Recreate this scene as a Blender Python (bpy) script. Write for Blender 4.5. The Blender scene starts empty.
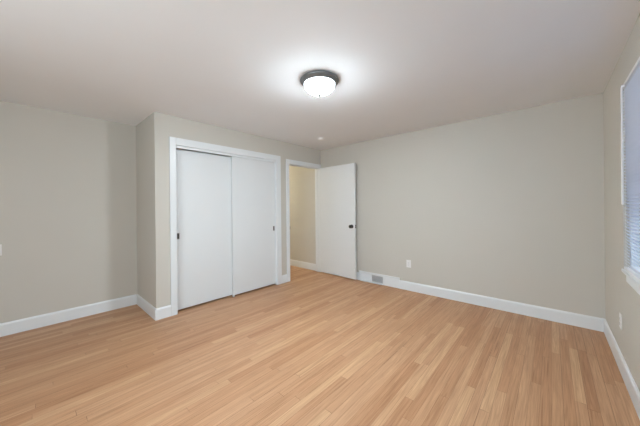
import bpy, bmesh, math
from mathutils import Vector, Matrix

S = bpy.context.scene
C = S.collection

# ------------------------------------------------------------------ camera, world, light, exposure
F_PX, YAW, HORIZON, ROLL = 259.72, 0.72892, 206.75, 0.01018
CAM = Vector((3.462, 0.0, 1.3063))
cd = bpy.data.cameras.new('camera')
cam = bpy.data.objects.new('camera', cd)
C.objects.link(cam)
cd.sensor_fit = 'HORIZONTAL'
cd.sensor_width = 36.0
cd.lens = F_PX / 640 * 36.0
# principal point sits on the horizon (level camera with a little vertical shift), rolled slightly
cd.shift_x = 0.0
cd.shift_y = (HORIZON - 213.0) / 640
cd.clip_start = 0.02
cam.location = CAM
cam.rotation_euler = (Matrix.Rotation(YAW, 4, 'Z') @ Matrix.Rotation(math.pi / 2, 4, 'X')
                      @ Matrix.Rotation(-ROLL, 4, 'Z')).to_euler()
S.camera = cam

S.view_settings.view_transform = 'Standard'
S.view_settings.look = 'None'
S.view_settings.gamma = 1.0
S.view_settings.use_curve_mapping = False
S.view_settings.exposure = 0.0
S.cycles.use_denoising = True
S.cycles.max_bounces = 14
S.cycles.diffuse_bounces = 10
S.cycles.sample_clamp_indirect = 4.0

LAMP_STRENGTH = 610.0
LAMP_SIDE = 0.009
WORLD_STRENGTH = 10.8
HALL_WATTS = 50.0

w = bpy.data.worlds.new('daylight')
S.world = w
w.use_nodes = True
bg = w.node_tree.nodes['Background']
bg.inputs['Color'].default_value = (0.82, 0.93, 1.0, 1)
bg.inputs['Strength'].default_value = WORLD_STRENGTH

# room measurements (metres); closet front wall is x = 0, camera looks towards -x +y
H = 2.44
W = 3.8606
YB = 3.9032
D = 0.7922
YC = 0.9831
YR = -1.6
WIN = (1.05, 2.972, 0.80, 2.188)       # blinded window in the right wall: y0 y1 z0 z1
FILL_WIN2 = (1.85, 3.20, 0.60, 2.188)       # added window in the rear wall, daylight fill from behind the camera: x0 x1 z0 z1
FILL_WIN3 = (-1.15, -0.55, 0.60, 2.188)     # added window in the right wall, side fill for the left wall: y0 y1 z0 z1


def portal(loc, rot, sx, sy):
    l = bpy.data.lights.new('window_portal', 'AREA')
    l.shape = 'RECTANGLE'
    l.size = sx
    l.size_y = sy
    l.cycles.is_portal = True
    o = bpy.data.objects.new('window_portal', l)
    C.objects.link(o)
    o.location = loc
    o.rotation_euler = rot


portal((W + 0.15, (WIN[0] + WIN[1]) / 2, (WIN[2] + WIN[3]) / 2), (0, math.pi / 2, 0), WIN[3] - WIN[2], WIN[1] - WIN[0])
portal((W + 0.15, (FILL_WIN3[0] + FILL_WIN3[1]) / 2, (FILL_WIN3[2] + FILL_WIN3[3]) / 2), (0, math.pi / 2, 0), FILL_WIN3[3] - FILL_WIN3[2], FILL_WIN3[1] - FILL_WIN3[0])
portal(((FILL_WIN2[0] + FILL_WIN2[1]) / 2, YR - 0.15, (FILL_WIN2[2] + FILL_WIN2[3]) / 2), (math.pi / 2, 0, 0), FILL_WIN2[1] - FILL_WIN2[0], FILL_WIN2[3] - FILL_WIN2[2])


# hall ceiling lamp around the corner from the doorway (its fixture is out of sight)
hl = bpy.data.lights.new('hall_lamp', 'POINT')
hl.energy = HALL_WATTS
hl.color = (1.0, 0.91, 0.70)
hl.shadow_soft_size = 0.12
ho = bpy.data.objects.new('hall_lamp', hl)
C.objects.link(ho)
ho.location = (-2.35, 3.08, 1.75)


# ------------------------------------------------------------------ materials
def srgb(r, g, b):
    f = lambda c: (c / 255 / 12.92) if c / 255 <= 0.04045 else ((c / 255 + 0.055) / 1.055) ** 2.4
    return (f(r), f(g), f(b), 1.0)


def mat(name, col, rough=0.5, metal=0.0, spec=0.5, bump=0.0, bscale=300.0):
    m = bpy.data.materials.new(name)
    m.use_nodes = True
    nt = m.node_tree
    b = nt.nodes['Principled BSDF']
    b.inputs['Base Color'].default_value = col
    b.inputs['Roughness'].default_value = rough
    b.inputs['Metallic'].default_value = metal
    b.inputs['Specular IOR Level'].default_value = spec
    # faint procedural unevenness so no surface is perfectly flat in colour
    tc = nt.nodes.new('ShaderNodeTexCoord')
    nz = nt.nodes.new('ShaderNodeTexNoise')
    nz.inputs['Scale'].default_value = 3.0
    nz.inputs['Detail'].default_value = 3.0
    mx = nt.nodes.new('ShaderNodeMix')
    mx.data_type = 'RGBA'
    mx.inputs['A'].default_value = [c * 0.985 for c in col[:3]] + [1]
    mx.inputs['B'].default_value = [min(1, c * 1.015) for c in col[:3]] + [1]
    nt.links.new(tc.outputs['Object'], nz.inputs['Vector'])
    nt.links.new(nz.outputs['Fac'], mx.inputs['Factor'])
    nt.links.new(mx.outputs['Result'], b.inputs['Base Color'])
    if bump:
        n2 = nt.nodes.new('ShaderNodeTexNoise')
        n2.inputs['Scale'].default_value = bscale
        bp = nt.nodes.new('ShaderNodeBump')
        bp.inputs['Strength'].default_value = bump
        bp.inputs['Distance'].default_value = 0.002
        nt.links.new(tc.outputs['Object'], n2.inputs['Vector'])
        nt.links.new(n2.outputs['Fac'], bp.inputs['Height'])
        nt.links.new(bp.outputs['Normal'], b.inputs['Normal'])
    return m


def emit(name, col, strength):
    m = bpy.data.materials.new(name)
    m.use_nodes = True
    b = m.node_tree.nodes['Principled BSDF']
    b.inputs['Base Color'].default_value = (0.8, 0.8, 0.8, 1)
    b.inputs['Emission Color'].default_value = col
    b.inputs['Emission Strength'].default_value = strength
    return m


M_WALL = mat('greige_wall_paint', (0.578, 0.560, 0.510, 1), 0.6, spec=0.3, bump=0.08)
M_CEIL = mat('white_ceiling_paint', (0.89, 0.91, 0.93, 1), 0.85, spec=0.2, bump=0.08)
M_TRIM = mat('white_trim_paint', (0.765, 0.80, 0.82, 1), 0.35)
M_DOOR = mat('white_door_paint', (0.735, 0.765, 0.78, 1), 0.42)
M_PLASTIC = mat('white_plastic', (0.80, 0.80, 0.79, 1), 0.4)
M_BLACK = mat('black_metal', (0.012, 0.011, 0.011, 1), 0.35, spec=0.5)
M_NICKEL = mat('brushed_dark_nickel', (0.20, 0.22, 0.23, 1), 0.45, 0.6)
M_STEEL = mat('brushed_steel', (0.42, 0.42, 0.41, 1), 0.35, 0.9)
M_PULL = mat('dark_pull_metal', (0.06, 0.06, 0.055, 1), 0.4, 0.6)
M_SLOT = mat('dark_slots', (0.02, 0.02, 0.02, 1), 0.7)
M_BRIGHT = mat('bright_white_plastic', (0.90, 0.90, 0.89, 1), 0.3)
M_BLOCKER = mat('blue_grey_siding', (0.15, 0.18, 0.225, 1), 0.8)  # dim tone for the added walls and slab outside the blinds
M_GREY = mat('grey_louver_metal', (0.50, 0.52, 0.54, 1), 0.45)
M_GLOW = emit('lit_frosted_glass', (0.83, 0.93, 1.0, 1), LAMP_STRENGTH)


def bowl_profile(m):
    """frosted bowl over a bulb: brightest at its bottom, dimmer up its sides"""
    nt = m.node_tree
    tc = nt.nodes.new('ShaderNodeTexCoord')
    sp = nt.nodes.new('ShaderNodeSeparateXYZ')
    mr = nt.nodes.new('ShaderNodeMapRange')
    mr.inputs['From Min'].default_value = 0.0
    mr.inputs['From Max'].default_value = 1.0
    mr.inputs['To Min'].default_value = LAMP_STRENGTH * LAMP_SIDE
    mr.inputs['To Max'].default_value = LAMP_STRENGTH
    nt.links.new(tc.outputs['Normal'], sp.inputs[0])
    pw = nt.nodes.new('ShaderNodeMath')
    pw.operation = 'POWER'
    ng = nt.nodes.new('ShaderNodeMath')
    ng.operation = 'MULTIPLY'
    ng.use_clamp = True
    ng.inputs[1].default_value = -1.0
    nt.links.new(sp.outputs[2], ng.inputs[0])
    nt.links.new(ng.outputs[0], pw.inputs[0])
    pw.inputs[1].default_value = 4.8
    nt.links.new(pw.outputs[0], mr.inputs['Value'])
    nt.links.new(mr.outputs['Result'], nt.nodes['Principled BSDF'].inputs['Emission Strength'])


bowl_profile(M_GLOW)
M_VINYL = mat('white_vinyl', (0.80, 0.81, 0.82, 1), 0.35)


def slat_material():
    m = bpy.data.materials.new('blind_slat')
    m.use_nodes = True
    nt = m.node_tree
    b = nt.nodes['Principled BSDF']
    b.inputs['Base Color'].default_value = (0.82, 0.86, 0.92, 1)
    b.inputs['Roughness'].default_value = 0.4
    tr = nt.nodes.new('ShaderNodeBsdfTranslucent')
    tr.inputs['Color'].default_value = (0.62, 0.76, 1.0, 1)
    mx = nt.nodes.new('ShaderNodeMixShader')
    mx.inputs['Fac'].default_value = 0.16
    nt.links.new(b.outputs['BSDF'], mx.inputs[1])
    nt.links.new(tr.outputs['BSDF'], mx.inputs[2])
    nt.links.new(mx.outputs['Shader'], nt.nodes['Material Output'].inputs['Surface'])
    return m


M_SLAT = slat_material()


def glass_material():
    m = bpy.data.materials.new('window_glass')
    m.use_nodes = True
    nt = m.node_tree
    tr = nt.nodes.new('ShaderNodeBsdfTransparent')
    gl = nt.nodes.new('ShaderNodeBsdfGlossy')
    gl.inputs['Roughness'].default_value = 0.02
    mx = nt.nodes.new('ShaderNodeMixShader')
    mx.inputs['Fac'].default_value = 0.06
    nt.links.new(tr.outputs['BSDF'], mx.inputs[1])
    nt.links.new(gl.outputs['BSDF'], mx.inputs[2])
    nt.links.new(mx.outputs['Shader'], nt.nodes['Material Output'].inputs['Surface'])
    return m


M_GLASS = glass_material()


def floor_material():
    m = bpy.data.materials.new('oak_strip_floor')
    m.use_nodes = True
    nt = m.node_tree
    N, L = nt.nodes, nt.links
    b = N['Principled BSDF']

    def val(x):
        return x

    def math_(op, a, c=None, d=None):
        n = N.new('ShaderNodeMath')
        n.operation = op
        for i, v in enumerate((a, c, d)):
            if v is None:
                continue
            if isinstance(v, (int, float)):
                n.inputs[i].default_value = v
            else:
                L.new(v, n.inputs[i])
        return n.outputs[0]

    def wn(x, y=0.0, z=0.0):
        cb = N.new('ShaderNodeCombineXYZ')
        for i, v in enumerate((x, y, z)):
            if isinstance(v, (int, float)):
                cb.inputs[i].default_value = v
            else:
                L.new(v, cb.inputs[i])
        n = N.new('ShaderNodeTexWhiteNoise')
        n.noise_dimensions = '3D'
        L.new(cb.outputs[0], n.inputs['Vector'])
        return n.outputs['Value']

    def vec(x, y, z):
        cb = N.new('ShaderNodeCombineXYZ')
        for i, v in enumerate((x, y, z)):
            if isinstance(v, (int, float)):
                cb.inputs[i].default_value = v
            else:
                L.new(v, cb.inputs[i])
        return cb.outputs[0]

    tc = N.new('ShaderNodeTexCoord')
    sp = N.new('ShaderNodeSeparateXYZ')
    L.new(tc.outputs['Object'], sp.inputs[0])
    x, y = sp.outputs[0], sp.outputs[1]
    BW = 0.0575
    u = math_('DIVIDE', x, BW)
    row = math_('FLOOR', u)
    fu = math_('FRACT', u)
    off = math_('MULTIPLY', wn(row, 3.7), 9.0)
    ln = math_('MULTIPLY_ADD', wn(row, 11.3), 1.1, 0.8)
    v = math_('DIVIDE', math_('ADD', y, off), ln)
    seg = math_('FLOOR', v)
    fv = math_('FRACT', v)
    rnd = wn(row, seg, 1.3)
    rnd2 = wn(row, seg, 8.9)

    ramp = N.new('ShaderNodeValToRGB')
    e = ramp.color_ramp.elements
    e[0].position = 0.0
    e[0].color = srgb(174, 128, 93)
    e[1].position = 1.0
    e[1].color = srgb(200, 161, 125)
    for pos, c in ((0.12, srgb(181, 137, 102)), (0.45, srgb(188, 146, 111)), (0.75, srgb(192, 151, 117))):
        k = e.new(pos)
        k.color = c
    L.new(rnd, ramp.inputs[0])

    # fine straight grain, different in every board
    g1 = N.new('ShaderNodeTexNoise')
    g1.inputs['Scale'].default_value = 1.0
    g1.inputs['Detail'].default_value = 4.0
    g1.inputs['Roughness'].default_value = 0.65
    L.new(vec(math_('MULTIPLY', x, 170.0), math_('MULTIPLY', y, 3.2), math_('MULTIPLY', rnd2, 90.0)), g1.inputs['Vector'])
    # broad cathedral figure
    g2 = N.new('ShaderNodeTexNoise')
    g2.inputs['Scale'].default_value = 1.0
    g2.inputs['Detail'].default_value = 3.0
    g2.inputs['Distortion'].default_value = 2.2
    L.new(vec(math_('MULTIPLY', x, 42.0), math_('MULTIPLY', y, 1.7), math_('MULTIPLY', rnd, 70.0)), g2.inputs['Vector'])
    r1 = N.new('ShaderNodeMapRange')
    r1.inputs['From Min'].default_value = 0.3
    r1.inputs['From Max'].default_value = 0.7
    r1.inputs['To Min'].default_value = 0.83
    r1.inputs['To Max'].default_value = 1.08
    L.new(g1.outputs['Fac'], r1.inputs['Value'])
    r2 = N.new('ShaderNodeMapRange')
    r2.inputs['From Min'].default_value = 0.3
    r2.inputs['From Max'].default_value = 0.7
    r2.inputs['To Min'].default_value = 0.84
    r2.inputs['To Max'].default_value = 1.08
    L.new(g2.outputs['Fac'], r2.inputs['Value'])
    grain = math_('MULTIPLY', r1.outputs[0], r2.outputs[0])

    # seams between boards and at board ends
    eu = math_('MINIMUM', fu, math_('SUBTRACT', 1.0, fu))
    seam_u = math_('LESS_THAN', eu, 0.016)
    ev = math_('MULTIPLY', math_('MINIMUM', fv, math_('SUBTRACT', 1.0, fv)), ln)
    seam_v = math_('LESS_THAN', ev, 0.0012)
    seam = math_('MAXIMUM', seam_u, seam_v)
    # some seams are tighter than others
    seam_amt = math_('MULTIPLY', seam, math_('MULTIPLY_ADD', wn(math_('ROUND', u), 5.5), 0.50, 0.22))
    # occasional darker mineral streaks that run along the grain
    g3 = N.new('ShaderNodeTexNoise')
    g3.inputs['Scale'].default_value = 1.0
    g3.inputs['Detail'].default_value = 2.0
    L.new(vec(math_('MULTIPLY', x, 75.0), math_('MULTIPLY', y, 1.6), math_('MULTIPLY', rnd2, 40.0)), g3.inputs['Vector'])
    r3 = N.new('ShaderNodeMapRange')
    r3.inputs['From Min'].default_value = 0.60
    r3.inputs['From Max'].default_value = 0.75
    r3.inputs['To Min'].default_value = 1.0
    r3.inputs['To Max'].default_value = 0.72
    L.new(g3.outputs['Fac'], r3.inputs['Value'])
    grain = math_('MULTIPLY', grain, r3.outputs[0])
    k = math_('MULTIPLY', grain, math_('SUBTRACT', 1.0, seam_amt))

    mx = N.new('ShaderNodeMix')
    mx.data_type = 'RGBA'
    mx.blend_type = 'MULTIPLY'
    mx.inputs['Factor'].default_value = 1.0
    L.new(ramp.outputs[0], mx.inputs['A'])
    cc = N.new('ShaderNodeCombineColor')
    k2 = math_('POWER', k, 1.18)
    k3 = math_('POWER', k, 1.4)
    L.new(k, cc.inputs[0])
    L.new(k2, cc.inputs[1])
    L.new(k3, cc.inputs[2])
    L.new(cc.outputs[0], mx.inputs['B'])
    L.new(mx.outputs['Result'], b.inputs['Base Color'])
    b.inputs['Roughness'].default_value = 0.42
    b.inputs['Specular IOR Level'].default_value = 0.4
    bp = N.new('ShaderNodeBump')
    bp.inputs['Strength'].default_value = 0.15
    bp.inputs['Distance'].default_value = 0.001
    L.new(k, bp.inputs['Height'])
    L.new(bp.outputs['Normal'], b.inputs['Normal'])
    return m


M_FLOOR = floor_material()


# ------------------------------------------------------------------ mesh helpers
def box(bm, x0, x1, y0, y1, z0, z1):
    vs = [bm.verts.new(p) for p in ((x0, y0, z0), (x1, y0, z0), (x1, y1, z0), (x0, y1, z0),
                                    (x0, y0, z1), (x1, y0, z1), (x1, y1, z1), (x0, y1, z1))]
    for f in ((0, 3, 2, 1), (4, 5, 6, 7), (0, 1, 5, 4), (1, 2, 6, 5), (2, 3, 7, 6), (3, 0, 4, 7)):
        bm.faces.new([vs[i] for i in f])


def prism(bm, poly, a, b, axis):
    """sweep a closed 2-D outline from a to b along 'x', 'y' or 'z'"""
    def P(t, p, q):
        return {'x': (t, p, q), 'y': (p, t, q), 'z': (p, q, t)}[axis]
    va = [bm.verts.new(P(a, *p)) for p in poly]
    vb = [bm.verts.new(P(b, *p)) for p in poly]
    n = len(poly)
    bm.faces.new(va)
    bm.faces.new(vb[::-1])
    for i in range(n):
        bm.faces.new((va[i], vb[i], vb[(i + 1) % n], va[(i + 1) % n]))


def lathe(bm, prof, seg=48, mtx=None):
    """revolve (radius, height) pairs about z"""
    rings = []
    for r, z in prof:
        if r < 1e-6:
            rings.append([bm.verts.new((0, 0, z))])
        else:
            rings.append([bm.verts.new((r * math.cos(2 * math.pi * i / seg), r * math.sin(2 * math.pi * i / seg), z))
                          for i in range(seg)])
    for a, b in zip(rings, rings[1:]):
        for i in range(seg):
            j = (i + 1) % seg
            if len(a) == 1 and len(b) == 1:
                continue
            if len(a) == 1:
                bm.faces.new((a[0], b[i], b[j]))
            elif len(b) == 1:
                bm.faces.new((a[i], b[0], a[j]))
            else:
                bm.faces.new((a[i], b[i], b[j], a[j]))
    if mtx:
        bmesh.ops.transform(bm, matrix=mtx, verts=[v for r in rings for v in r])


def obj(name, bm, m, parent=None, bevel=0.0, smooth=False, loc=None, matrix=None):
    bmesh.ops.recalc_face_normals(bm, faces=bm.faces)
    me = bpy.data.meshes.new(name)
    bm.to_mesh(me)
    bm.free()
    me.materials.append(m)
    if smooth:
        for p in me.polygons:
            p.use_smooth = True
    o = bpy.data.objects.new(name, me)
    C.objects.link(o)
    if parent:
        o.parent = parent
    if loc is not None:
        o.location = loc
    if matrix is not None:
        o.matrix_local = matrix
    if bevel:
        md = o.modifiers.new('bevel', 'BEVEL')
        md.width = bevel
        md.segments = 2
        md.limit_method = 'ANGLE'
    return o


def boxes(name, lst, m, parent=None, bevel=0.0):
    bm = bmesh.new()
    for b in lst:
        box(bm, *b)
    return obj(name, bm, m, parent, bevel)


def structure(o, label=None, cat=None):
    o['kind'] = 'structure'
    if label:
        o['label'] = label
        o['category'] = cat
    return o


def tag(o, label, cat, group=None):
    o['label'] = label
    o['category'] = cat
    if group:
        o['group'] = group
    return o


def empty(name, matrix):
    o = bpy.data.objects.new(name, None)
    C.objects.link(o)
    o.matrix_world = matrix
    o.empty_display_size = 0.1
    return o


# ------------------------------------------------------------------ room shell
XH = -2.6                      # far end of the hall
WT = 0.12
structure(boxes('floor', [(XH - WT, W + WT, YR - WT, YB + WT, -0.10, 0.0)], M_FLOOR))
structure(boxes('ceiling', [(XH - WT, W + WT, YR - WT, YB + WT, H, H + 0.12)], M_CEIL))
structure(boxes('wall_back', [(XH - WT, W + WT, YB, YB + WT, 0, H)], M_WALL))
v0, v1, vz0, vz1 = FILL_WIN2
structure(boxes('wall_rear', [(-D - WT, v0, YR - WT, YR, 0, H), (v1, W + WT, YR - WT, YR, 0, H),
                              (v0, v1, YR - WT, YR, 0, vz0), (v0, v1, YR - WT, YR, vz1, H)], M_WALL))
structure(boxes('wall_left', [(-D - WT, -D, YR, 2.95, 0, H)], M_WALL))
y0, y1, z0, z1 = WIN
u0, u1 = FILL_WIN3[:2]
structure(boxes('wall_right', [
    (W, W + WT, y1, YB, 0, H), (W, W + WT, u1, y0, 0, H), (W, W + WT, YR, u0, 0, H),
    (W, W + WT, u0, u1, 0, FILL_WIN3[2]), (W, W + WT, u0, u1, FILL_WIN3[3], H),
    (W, W + WT, y0, y1, 0, z0), (W, W + WT, y0, y1, z1, H)], M_WALL))

# added blue-grey walls that screen the bright sky from the blinded window
structure(boxes('wall_outside', [(W + 1.7, W + 1.9, 0.6, 7.2, -0.6, 5.5), (W + WT, W + 1.7, 7.0, 7.2, -0.6, 5.5),
                                 (W + WT + 0.05, W + 1.7, 0.4, 0.6, -0.6, 5.5)], M_BLOCKER))

structure(boxes('ground', [(W + WT, W + 1.9, 0.6, 7.2, -0.8, -0.6)], M_BLOCKER))  # added slab, keeps sky light from below off the blind slats

# closet block: return wall, front wall with the closet opening and the doorway, hall-side wall
CL0, CL1, CLT = 1.205, 2.775, 2.092     # closet opening y0 y1, top
DR0, DR1, DRT = 3.052, 3.868, 2.072     # doorway
structure(boxes('wall_closet', [
    (-D, 0, YC, YC + 0.10, 0, H),
    (-0.11, 0, YC + 0.10, CL0, 0, H),
    (-0.11, 0, CL0, CL1, CLT, H),
    (-0.11, 0, CL1, DR0, 0, H),
    (-0.11, 0, DR0, DR1, DRT, H),
    (-0.11, 0, DR1, YB, 0, H)], M_WALL))
structure(boxes('wall_hall', [(XH, -0.11, 2.85, 2.95, 0, H), (XH - WT, XH, 2.85, YB, 0, H)], M_WALL))

# ------------------------------------------------------------------ baseboards
BH, BT = 0.135, 0.014
PROF = [(0, 0), (BT, 0), (BT, BH * 0.84), (BT * 0.86, BH * 0.90), (BT * 0.60, BH * 0.95), (BT * 0.35, BH), (0, BH)]


def base_x(name, xa, xb, ywall, sgn, prof=PROF):
    """along x on a wall plane y = ywall, room on the side sgn"""
    bm = bmesh.new()
    prism(bm, [(ywall + sgn * p, q) for p, q in prof], xa, xb, 'x')
    return structure(obj(name, bm, M_TRIM))


def base_y(name, ya, yb, xwall, sgn, prof=PROF):
    bm = bmesh.new()
    prism(bm, [(xwall + sgn * p, q) for p, q in prof], ya, yb, 'y')
    return structure(obj(name, bm, M_TRIM))


TALL = [(p, q * 1.27) for p, q in PROF]
base_y('baseboard_left', YR, YC - BT, -D, 1)
base_x('baseboard_return', -D, BT, YC, -1)
base_y('baseboard_closet', YC, 1.137, 0, 1)
base_y('baseboard_doorway', 2.862, 2.988, 0, 1)
base_x('baseboard_back', 1.655, W, YB, -1)
base_x('baseboard_corner', 0.0, 0.90, YB, -1)
base_y('baseboard_right', YR, YB - BT, W, -1)
base_x('baseboard_hall', XH, -0.11, YB, -1)


# ------------------------------------------------------------------ casings
def casing(name, ya, yb, zt, wl, wr, wt, extra):
    """flat white casing round an opening in the closet wall, with its jambs"""
    t = 0.018
    lst = [(0, t, ya - wl, ya + 0.004, 0, zt + wt), (0, t, yb - 0.004, yb + wr, 0, zt + wt),
           (0, t, ya + 0.004, yb - 0.004, zt - 0.004, zt + wt)] + extra
    return structure(boxes(name, lst, M_TRIM, bevel=0.003))


casing('trim_1', CL0, CL1, CLT, 0.068, 0.088, 0.085, [
    (-0.11, 0, CL0 - 0.001, CL0 + 0.006, 0, CLT), (-0.11, 0, CL1 - 0.006, CL1 + 0.001, 0, CLT),
    (-0.11, 0, CL0, CL1, CLT - 0.006, CLT + 0.001)])
casing('trim_2', DR0, DR1, DRT, 0.064, 0.033, 0.075, [
    (-0.12, 0, DR0 - 0.001, DR0 + 0.008, 0, DRT), (-0.12, 0, DR1 - 0.004, DR1 + 0.002, 0, DRT),
    (-0.12, 0, DR0, DR1, DRT - 0.006, DRT + 0.001),
    # door stops
    (-0.075, -0.04, DR0 + 0.008, DR0 + 0.018, 0, DRT - 0.006), (-0.075, -0.04, DR1 - 0.012, DR1 - 0.004, 0, DRT - 0.006),
    (-0.075, -0.04, DR0 + 0.018, DR1 - 0.012, DRT - 0.016, DRT - 0.006)])
# fascia that hides the track of the near sliding door
structure(boxes('trim_3', [(-0.022, -0.004, CL0 + 0.006, CL1 - 0.006, 2.055, CLT - 0.006)], M_TRIM, bevel=0.002))

# ------------------------------------------------------------------ sliding closet doors


def closet_door(name, ya, yb, xf, zt, ypull, label):
    d = boxes(name, [(xf - 0.030, xf, ya, yb, 0.020, zt)], M_DOOR, bevel=0.002)
    structure(d, label, 'closet door')
    d['group'] = 'sliding closet doors'
    p = boxes('finger_pull', [
        (xf - 0.004, xf + 0.002, ypull - 0.017, ypull + 0.017, 0.912, 0.920),
        (xf - 0.004, xf + 0.002, ypull - 0.017, ypull + 0.017, 0.985, 0.993),
        (xf - 0.004, xf + 0.002, ypull - 0.017, ypull - 0.011, 0.920, 0.985),
        (xf - 0.004, xf + 0.002, ypull + 0.011, ypull + 0.017, 0.920, 0.985)], M_STEEL, d)
    p['label'] = 'dark metal finger pull'
    boxes('pull_cup', [(xf - 0.003, xf + 0.0006, ypull - 0.011, ypull + 0.011, 0.920, 0.985)], M_PULL, p)
    return d


closet_door('door_2', CL0 + 0.010, 2.05, -0.068, 2.055, 1.252, 'white flat sliding closet door nearer the left corner, with dark gap above it')
closet_door('door_3', 1.982, CL1 - 0.008, -0.026, 2.075, 2.735, 'white flat sliding closet door beside the doorway, overlapping the other one')
g = boxes('floor_guide', [(-0.060, -0.020, 1.984, 2.002, 0.0, 0.016), (-0.032, -0.016, 1.978, 2.000, 0.0, 0.019)], M_PLASTIC, bevel=0.002)
tag(g, 'small white plastic guide on the floor where the closet doors overlap', 'floor guide')

# ------------------------------------------------------------------ bedroom door, swung open along the back wall
ang = math.radians(-3.0)
DM = Matrix.Translation((0.026, 3.846, 0)) @ Matrix.Rotation(ang, 4, 'Z')   # face y=0, thickness to +y
DL, DZ0, DZ1 = 0.862, 0.022, 2.070
bm = bmesh.new()
box(bm, 0, DL, 0, 0.035, DZ0, DZ1)
door = obj('door_1', bm, M_DOOR, matrix=DM, bevel=0.0015)
structure(door, 'white flat bedroom door swung open against the back wall, with a black knob', 'door')
KX, KZ = 0.792, 0.952
bm = bmesh.new()
kp = [(0.0, 0.0), (0.013, 0.0), (0.013, 0.022), (0.017, 0.026), (0.027, 0.033), (0.031, 0.043), (0.029, 0.052), (0.020, 0.060), (0.0, 0.063)]
lathe(bm, kp, 32, Matrix.Translation((KX, -0.004, KZ)) @ Matrix.Rotation(math.pi / 2, 4, 'X'))
knob = obj('door_knob', bm, M_BLACK, door, smooth=True)
knob['label'] = 'round black door knob'
bm = bmesh.new()
lathe(bm, [(0, 0), (0.033, 0), (0.033, 0.004), (0.029, 0.007), (0.0, 0.007)], 32,
      Matrix.Translation((KX, 0, KZ)) @ Matrix.Rotation(math.pi / 2, 4, 'X'))
obj('rose_plate', bm, M_BLACK, knob)
lp = boxes('latch_plate', [(DL - 0.001, DL + 0.0015, 0.005, 0.030, KZ - 0.029, KZ + 0.029)], M_BLACK, door)
lp['label'] = 'dark latch plate on the door edge'
boxes('latch_bolt', [(DL, DL + 0.010, 0.012, 0.023, KZ - 0.010, KZ + 0.010)], M_STEEL, lp)
for hz in (0.28, 1.05, 1.82):
    hb = bmesh.new()
    lathe(hb, [(0, -0.045), (0.006, -0.045), (0.006, 0.045), (0, 0.045)], 16, Matrix.Translation((-0.008, 0.038, hz)))
    obj('hinge', hb, M_STEEL, door)
st = boxes('strike_plate', [(-0.040, 0.0195, DR0 + 0.0075, DR0 + 0.0095, 0.915, 0.968)], M_PULL)
tag(st, 'small dark strike plate on the left jamb of the doorway', 'strike plate')

# ------------------------------------------------------------------ window in the right wall
y0, y1, z0, z1 = WIN


def window(name, a0, a1, b0, b1, P, s=0.0):
    """frame, sash rail and pane; P maps (depth behind the wall face, along, up) ranges to a box"""
    win = boxes(name, [P(0.075 - s, 0.115 - s, a0, a0 + 0.05, b0, b1), P(0.075 - s, 0.115 - s, a1 - 0.05, a1, b0, b1),
                       P(0.075 - s, 0.115 - s, a0 + 0.05, a1 - 0.05, b0, b0 + 0.05),
                       P(0.075 - s, 0.115 - s, a0 + 0.05, a1 - 0.05, b1 - 0.05, b1)], M_VINYL, bevel=0.003)
    structure(win)
    structure(boxes('window_pane', [P(0.095 - s, 0.099 - s, a0 + 0.05, a1 - 0.05, b0 + 0.05, b1 - 0.05)], M_GLASS, win))
    m = (b0 + b1) / 2
    structure(boxes('meeting_rail', [P(0.080 - s, 0.112 - s, a0 + 0.05, a1 - 0.05, m - 0.02, m + 0.02)], M_VINYL, win))
    return win


win = window('window_1', y0, y1, z0, z1, lambda d0, d1, a, b, c, e: (W + d0, W + d1, a, b, c, e), 0.045)
window('window_3', *FILL_WIN3, lambda d0, d1, a, b, c, e: (W + d0, W + d1, a, b, c, e))  # added out of view to brighten the left wall
window('window_2', v0, v1, vz0, vz1, lambda d0, d1, a, b, c, e: (a, b, YR - d1, YR - d0, c, e))  # added out of view as a daylight fill
# stool with a short horn past the opening, apron below
bm = bmesh.new()
box(bm, W, W + 0.030, y0, y1, z0, z0 + 0.018)
box(bm, W - 0.010, W, y0 - 0.03, y1 + 0.014, z0 - 0.006, z0 + 0.016)
structure(obj('window_sill', bm, M_TRIM, win, bevel=0.003))
structure(boxes('window_apron', [(W - 0.010, W, y0 - 0.02, y1 - 0.155, z0 - 0.046, z0 - 0.006)], M_TRIM, win, bevel=0.003))

# ------------------------------------------------------------------ blinds
XB = W + 0.012
bl = empty('window_blind', Matrix.Translation((XB, (y0 + y1) / 2, z0 + 0.018)))
tag(bl, 'white horizontal mini blind hanging closed in the window at the right', 'blind')


def bpart(name, bm, m, bevel=0.0, smooth=False, parent=bl):
    o = obj(name, bm, m, bevel=bevel, smooth=smooth)
    o.parent = parent
    o.matrix_parent_inverse = parent.matrix_world.inverted()
    return o


bm = bmesh.new()
box(bm, XB - 0.013, XB + 0.013, y0 + 0.006, y1 - 0.006, z1 - 0.027, z1 - 0.001)
bpart('headrail', bm, M_VINYL, 0.002)
bm = bmesh.new()
tilt = math.radians(50)
pitch = 0.0228
zs = z0 + 0.055
n = int((z1 - 0.035 - zs) / pitch)
for i in range(n + 1):
    zc = zs + i * pitch
    pts_t, pts_b = [], []
    for k in range(5):
        s = (k / 4 - 0.5) * 0.025
        crown = 0.0022 * (1 - (2 * s / 0.025) ** 2)
        dx = -s * math.cos(tilt) + crown * math.sin(tilt)
        dz = s * math.sin(tilt) + crown * math.cos(tilt)
        pts_t.append((XB + dx, zc + dz))
        pts_b.append((XB + dx - 0.0004 * math.sin(tilt), zc + dz - 0.0004 * math.cos(tilt)))
    prism(bm, pts_t + pts_b[::-1], y0 + 0.006, y1 - 0.005, 'y')
bpart('slats', bm, M_SLAT)
bm = bmesh.new()
box(bm, XB - 0.012, XB + 0.012, y0 + 0.006, y1 - 0.005, z0 + 0.0185, z0 + 0.036)
bpart('bottom_rail', bm, M_VINYL, 0.003)
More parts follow.
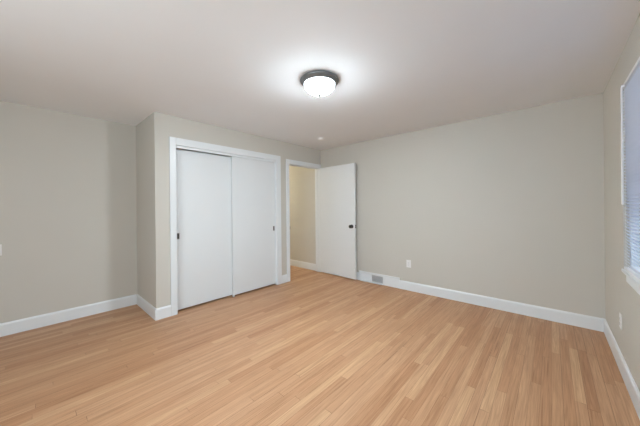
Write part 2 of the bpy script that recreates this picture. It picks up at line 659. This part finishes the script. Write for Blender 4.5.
for yy in (y1 - 0.10, (y0 + y1) / 2, y0 + 0.10):
    bm = bmesh.new()
    for xx in (XB - 0.0135, XB + 0.0135):
        box(bm, xx - 0.0007, xx + 0.0007, yy - 0.0010, yy + 0.0010, z0 + 0.030, z1 - 0.025)
    bpart('ladder_cord', bm, M_PLASTIC)
bm = bmesh.new()
lathe(bm, [(0, 1.300), (0.0065, 1.300), (0.0075, 1.306), (0.0075, 1.40), (0.0062, 1.41), (0.0062, 2.150), (0.003, 2.158), (0.0, 2.158)], 12,
      Matrix.Translation((W - 0.014, 2.875, 0)))
wd = bpart('tilt_wand', bm, M_PLASTIC)
bm = bmesh.new()
box(bm, W - 0.016, XB - 0.010, 2.873, 2.877, 2.150, 2.166)
bpart('wand_hook', bm, M_PLASTIC, parent=wd)

# ------------------------------------------------------------------ flush-mount ceiling light
LX, LY = 1.922, 1.735
cl = empty('ceiling_light', Matrix.Translation((LX, LY, H)))
tag(cl, 'flush ceiling light with dark metal ring and lit white glass bowl', 'ceiling light')
bm = bmesh.new()
lathe(bm, [(0, 0), (0.163, 0), (0.170, -0.004), (0.173, -0.010), (0.172, -0.016), (0.166, -0.023),
           (0.157, -0.031), (0.149, -0.039), (0.143, -0.043), (0.139, -0.042), (0.138, -0.030), (0.0, -0.028)], 72)
obj('metal_ring', bm, M_NICKEL, cl, smooth=True)
bm = bmesh.new()
gp = [(0.137, -0.032)]
for i in range(1, 13):
    a = i / 12 * math.pi / 2
    gp.append((0.1385 * math.cos(a) ** 1.2 if i < 12 else 0.0, -0.040 - 0.090 * math.sin(a)))
lathe(bm, gp, 64)
gl = obj('glass_bowl', bm, M_GLOW, cl, smooth=True)
bm = bmesh.new()
lathe(bm, [(0, -0.124), (0.016, -0.126), (0.017, -0.131), (0.010, -0.135), (0.012, -0.141), (0.008, -0.147), (0, -0.150)], 24)
obj('finial', bm, M_BLACK, cl, smooth=True)

# ------------------------------------------------------------------ smoke detector
sd = empty('smoke_detector', Matrix.Translation((0.608, 3.228, H)))
tag(sd, 'small round white disc on the ceiling near the doorway corner', 'smoke detector')
bm = bmesh.new()
lathe(bm, [(0, 0), (0.055, 0), (0.055, -0.010), (0.0, -0.010)], 40)
obj('base_plate', bm, M_BRIGHT, sd)
bm = bmesh.new()
lathe(bm, [(0, -0.010), (0.050, -0.010), (0.047, -0.018), (0.040, -0.025), (0.028, -0.031), (0.014, -0.034), (0.0, -0.035)], 40)
obj('cover', bm, M_BRIGHT, sd, smooth=True)


# ------------------------------------------------------------------ outlets and switch
def duplex(name, mtx, label):
    """plate lies in local x-z, front towards local -y"""
    r = empty(name, mtx)
    tag(r, label, 'outlet', 'duplex wall outlets')
    bm = bmesh.new()
    box(bm, -0.036, 0.036, -0.006, 0, -0.058, 0.058)
    obj('cover_plate', bm, M_PLASTIC, r, bevel=0.003)
    for s in (-1, 1):
        bm = bmesh.new()
        box(bm, -0.017, 0.017, -0.0085, -0.005, s * 0.0195 - 0.014, s * 0.0195 + 0.014)
        q = obj('receptacle', bm, M_PLASTIC, r, bevel=0.002)
        bm = bmesh.new()
        for t in (-1, 1):
            box(bm, t * 0.0065 - 0.0012, t * 0.0065 + 0.0012, -0.0090, -0.0080, s * 0.0195 - 0.001, s * 0.0195 + 0.008)
        box(bm, -0.0025, 0.0025, -0.0090, -0.0080, s * 0.0195 - 0.010, s * 0.0195 - 0.006)
        obj('slots', bm, M_SLOT, q)
    bm = bmesh.new()
    lathe(bm, [(0, 0), (0.003, 0), (0.003, 0.0015), (0, 0.0015)], 12, Matrix.Translation((0, -0.006, 0)) @ Matrix.Rotation(math.pi / 2, 4, 'X'))
    obj('screw', bm, M_STEEL, r)
    return r


duplex('wall_outlet', Matrix.Translation((1.804, YB, 0.411)), 'white duplex outlet low on the back wall, right of the open door')
duplex('wall_outlet', Matrix.Translation((W, 3.085, 0.385)) @ Matrix.Rotation(-math.pi / 2, 4, 'Z'),
       'white duplex outlet low on the right wall below the window')

sw = empty('light_switch', Matrix.Translation((-D, -0.226, 0.893)) @ Matrix.Rotation(math.pi / 2, 4, 'Z'))
tag(sw, 'white wall plate on the left wall, cut by the photo edge', 'wall plate')
bm = bmesh.new()
box(bm, -0.035, 0.035, -0.006, 0, -0.058, 0.058)
obj('cover_plate', bm, M_PLASTIC, sw, bevel=0.003)
bm = bmesh.new()
box(bm, -0.006, 0.006, -0.016, -0.005, -0.010, 0.012)
obj('toggle', bm, M_PLASTIC, sw, bevel=0.002)

# ------------------------------------------------------------------ baseboard register
XR0, XR1 = 0.905, 1.655
rg = empty('heating_register', Matrix.Translation(((XR0 + XR1) / 2, YB, 0)))
tag(rg, 'white metal heating register set into the back wall baseboard beside the door', 'register')


def rpart(name, bm, m, bevel=0.0):
    o = obj(name, bm, m, bevel=bevel)
    o.parent = rg
    o.matrix_parent_inverse = rg.matrix_world.inverted()
    return o


bm = bmesh.new()
box(bm, XR0, XR1, YB - 0.016, YB, 0.134, 0.170)      # top flange
box(bm, XR0, 0.935, YB - 0.016, YB, 0, 0.134)
box(bm, 1.365, XR1, YB - 0.016, YB, 0, 0.134)
box(bm, 0.935, 1.365, YB - 0.030, YB, 0, 0.022)      # projecting bottom lip
rpart('face_frame', bm, M_TRIM, 0.003)
bm = bmesh.new()
box(bm, 0.935, 1.365, YB - 0.003, YB - 0.001, 0.022, 0.134)
rpart('duct_opening', bm, M_GREY)
# vertical fins, fanned out left and right of the middle
for side in (-1, 1):
    bm = bmesh.new()
    for i in range(14):
        xc = 1.150 + side * (0.010 + i * 0.0147)
        a = math.radians(90 - side * 32)
        dx, dy = math.cos(a) * 0.009, math.sin(a) * 0.0055
        prism(bm, [(xc - dx, YB - 0.010 + dy), (xc - dx + 0.0014, YB - 0.010 + dy), (xc + dx + 0.0014, YB - 0.010 - dy), (xc + dx, YB - 0.010 - dy)],
              0.022, 0.134, 'z')
    rpart('fins', bm, M_TRIM)
bm = bmesh.new()
box(bm, 1.146, 1.154, YB - 0.017, YB - 0.003, 0.022, 0.134)
rpart('mullion', bm, M_TRIM, 0.001)
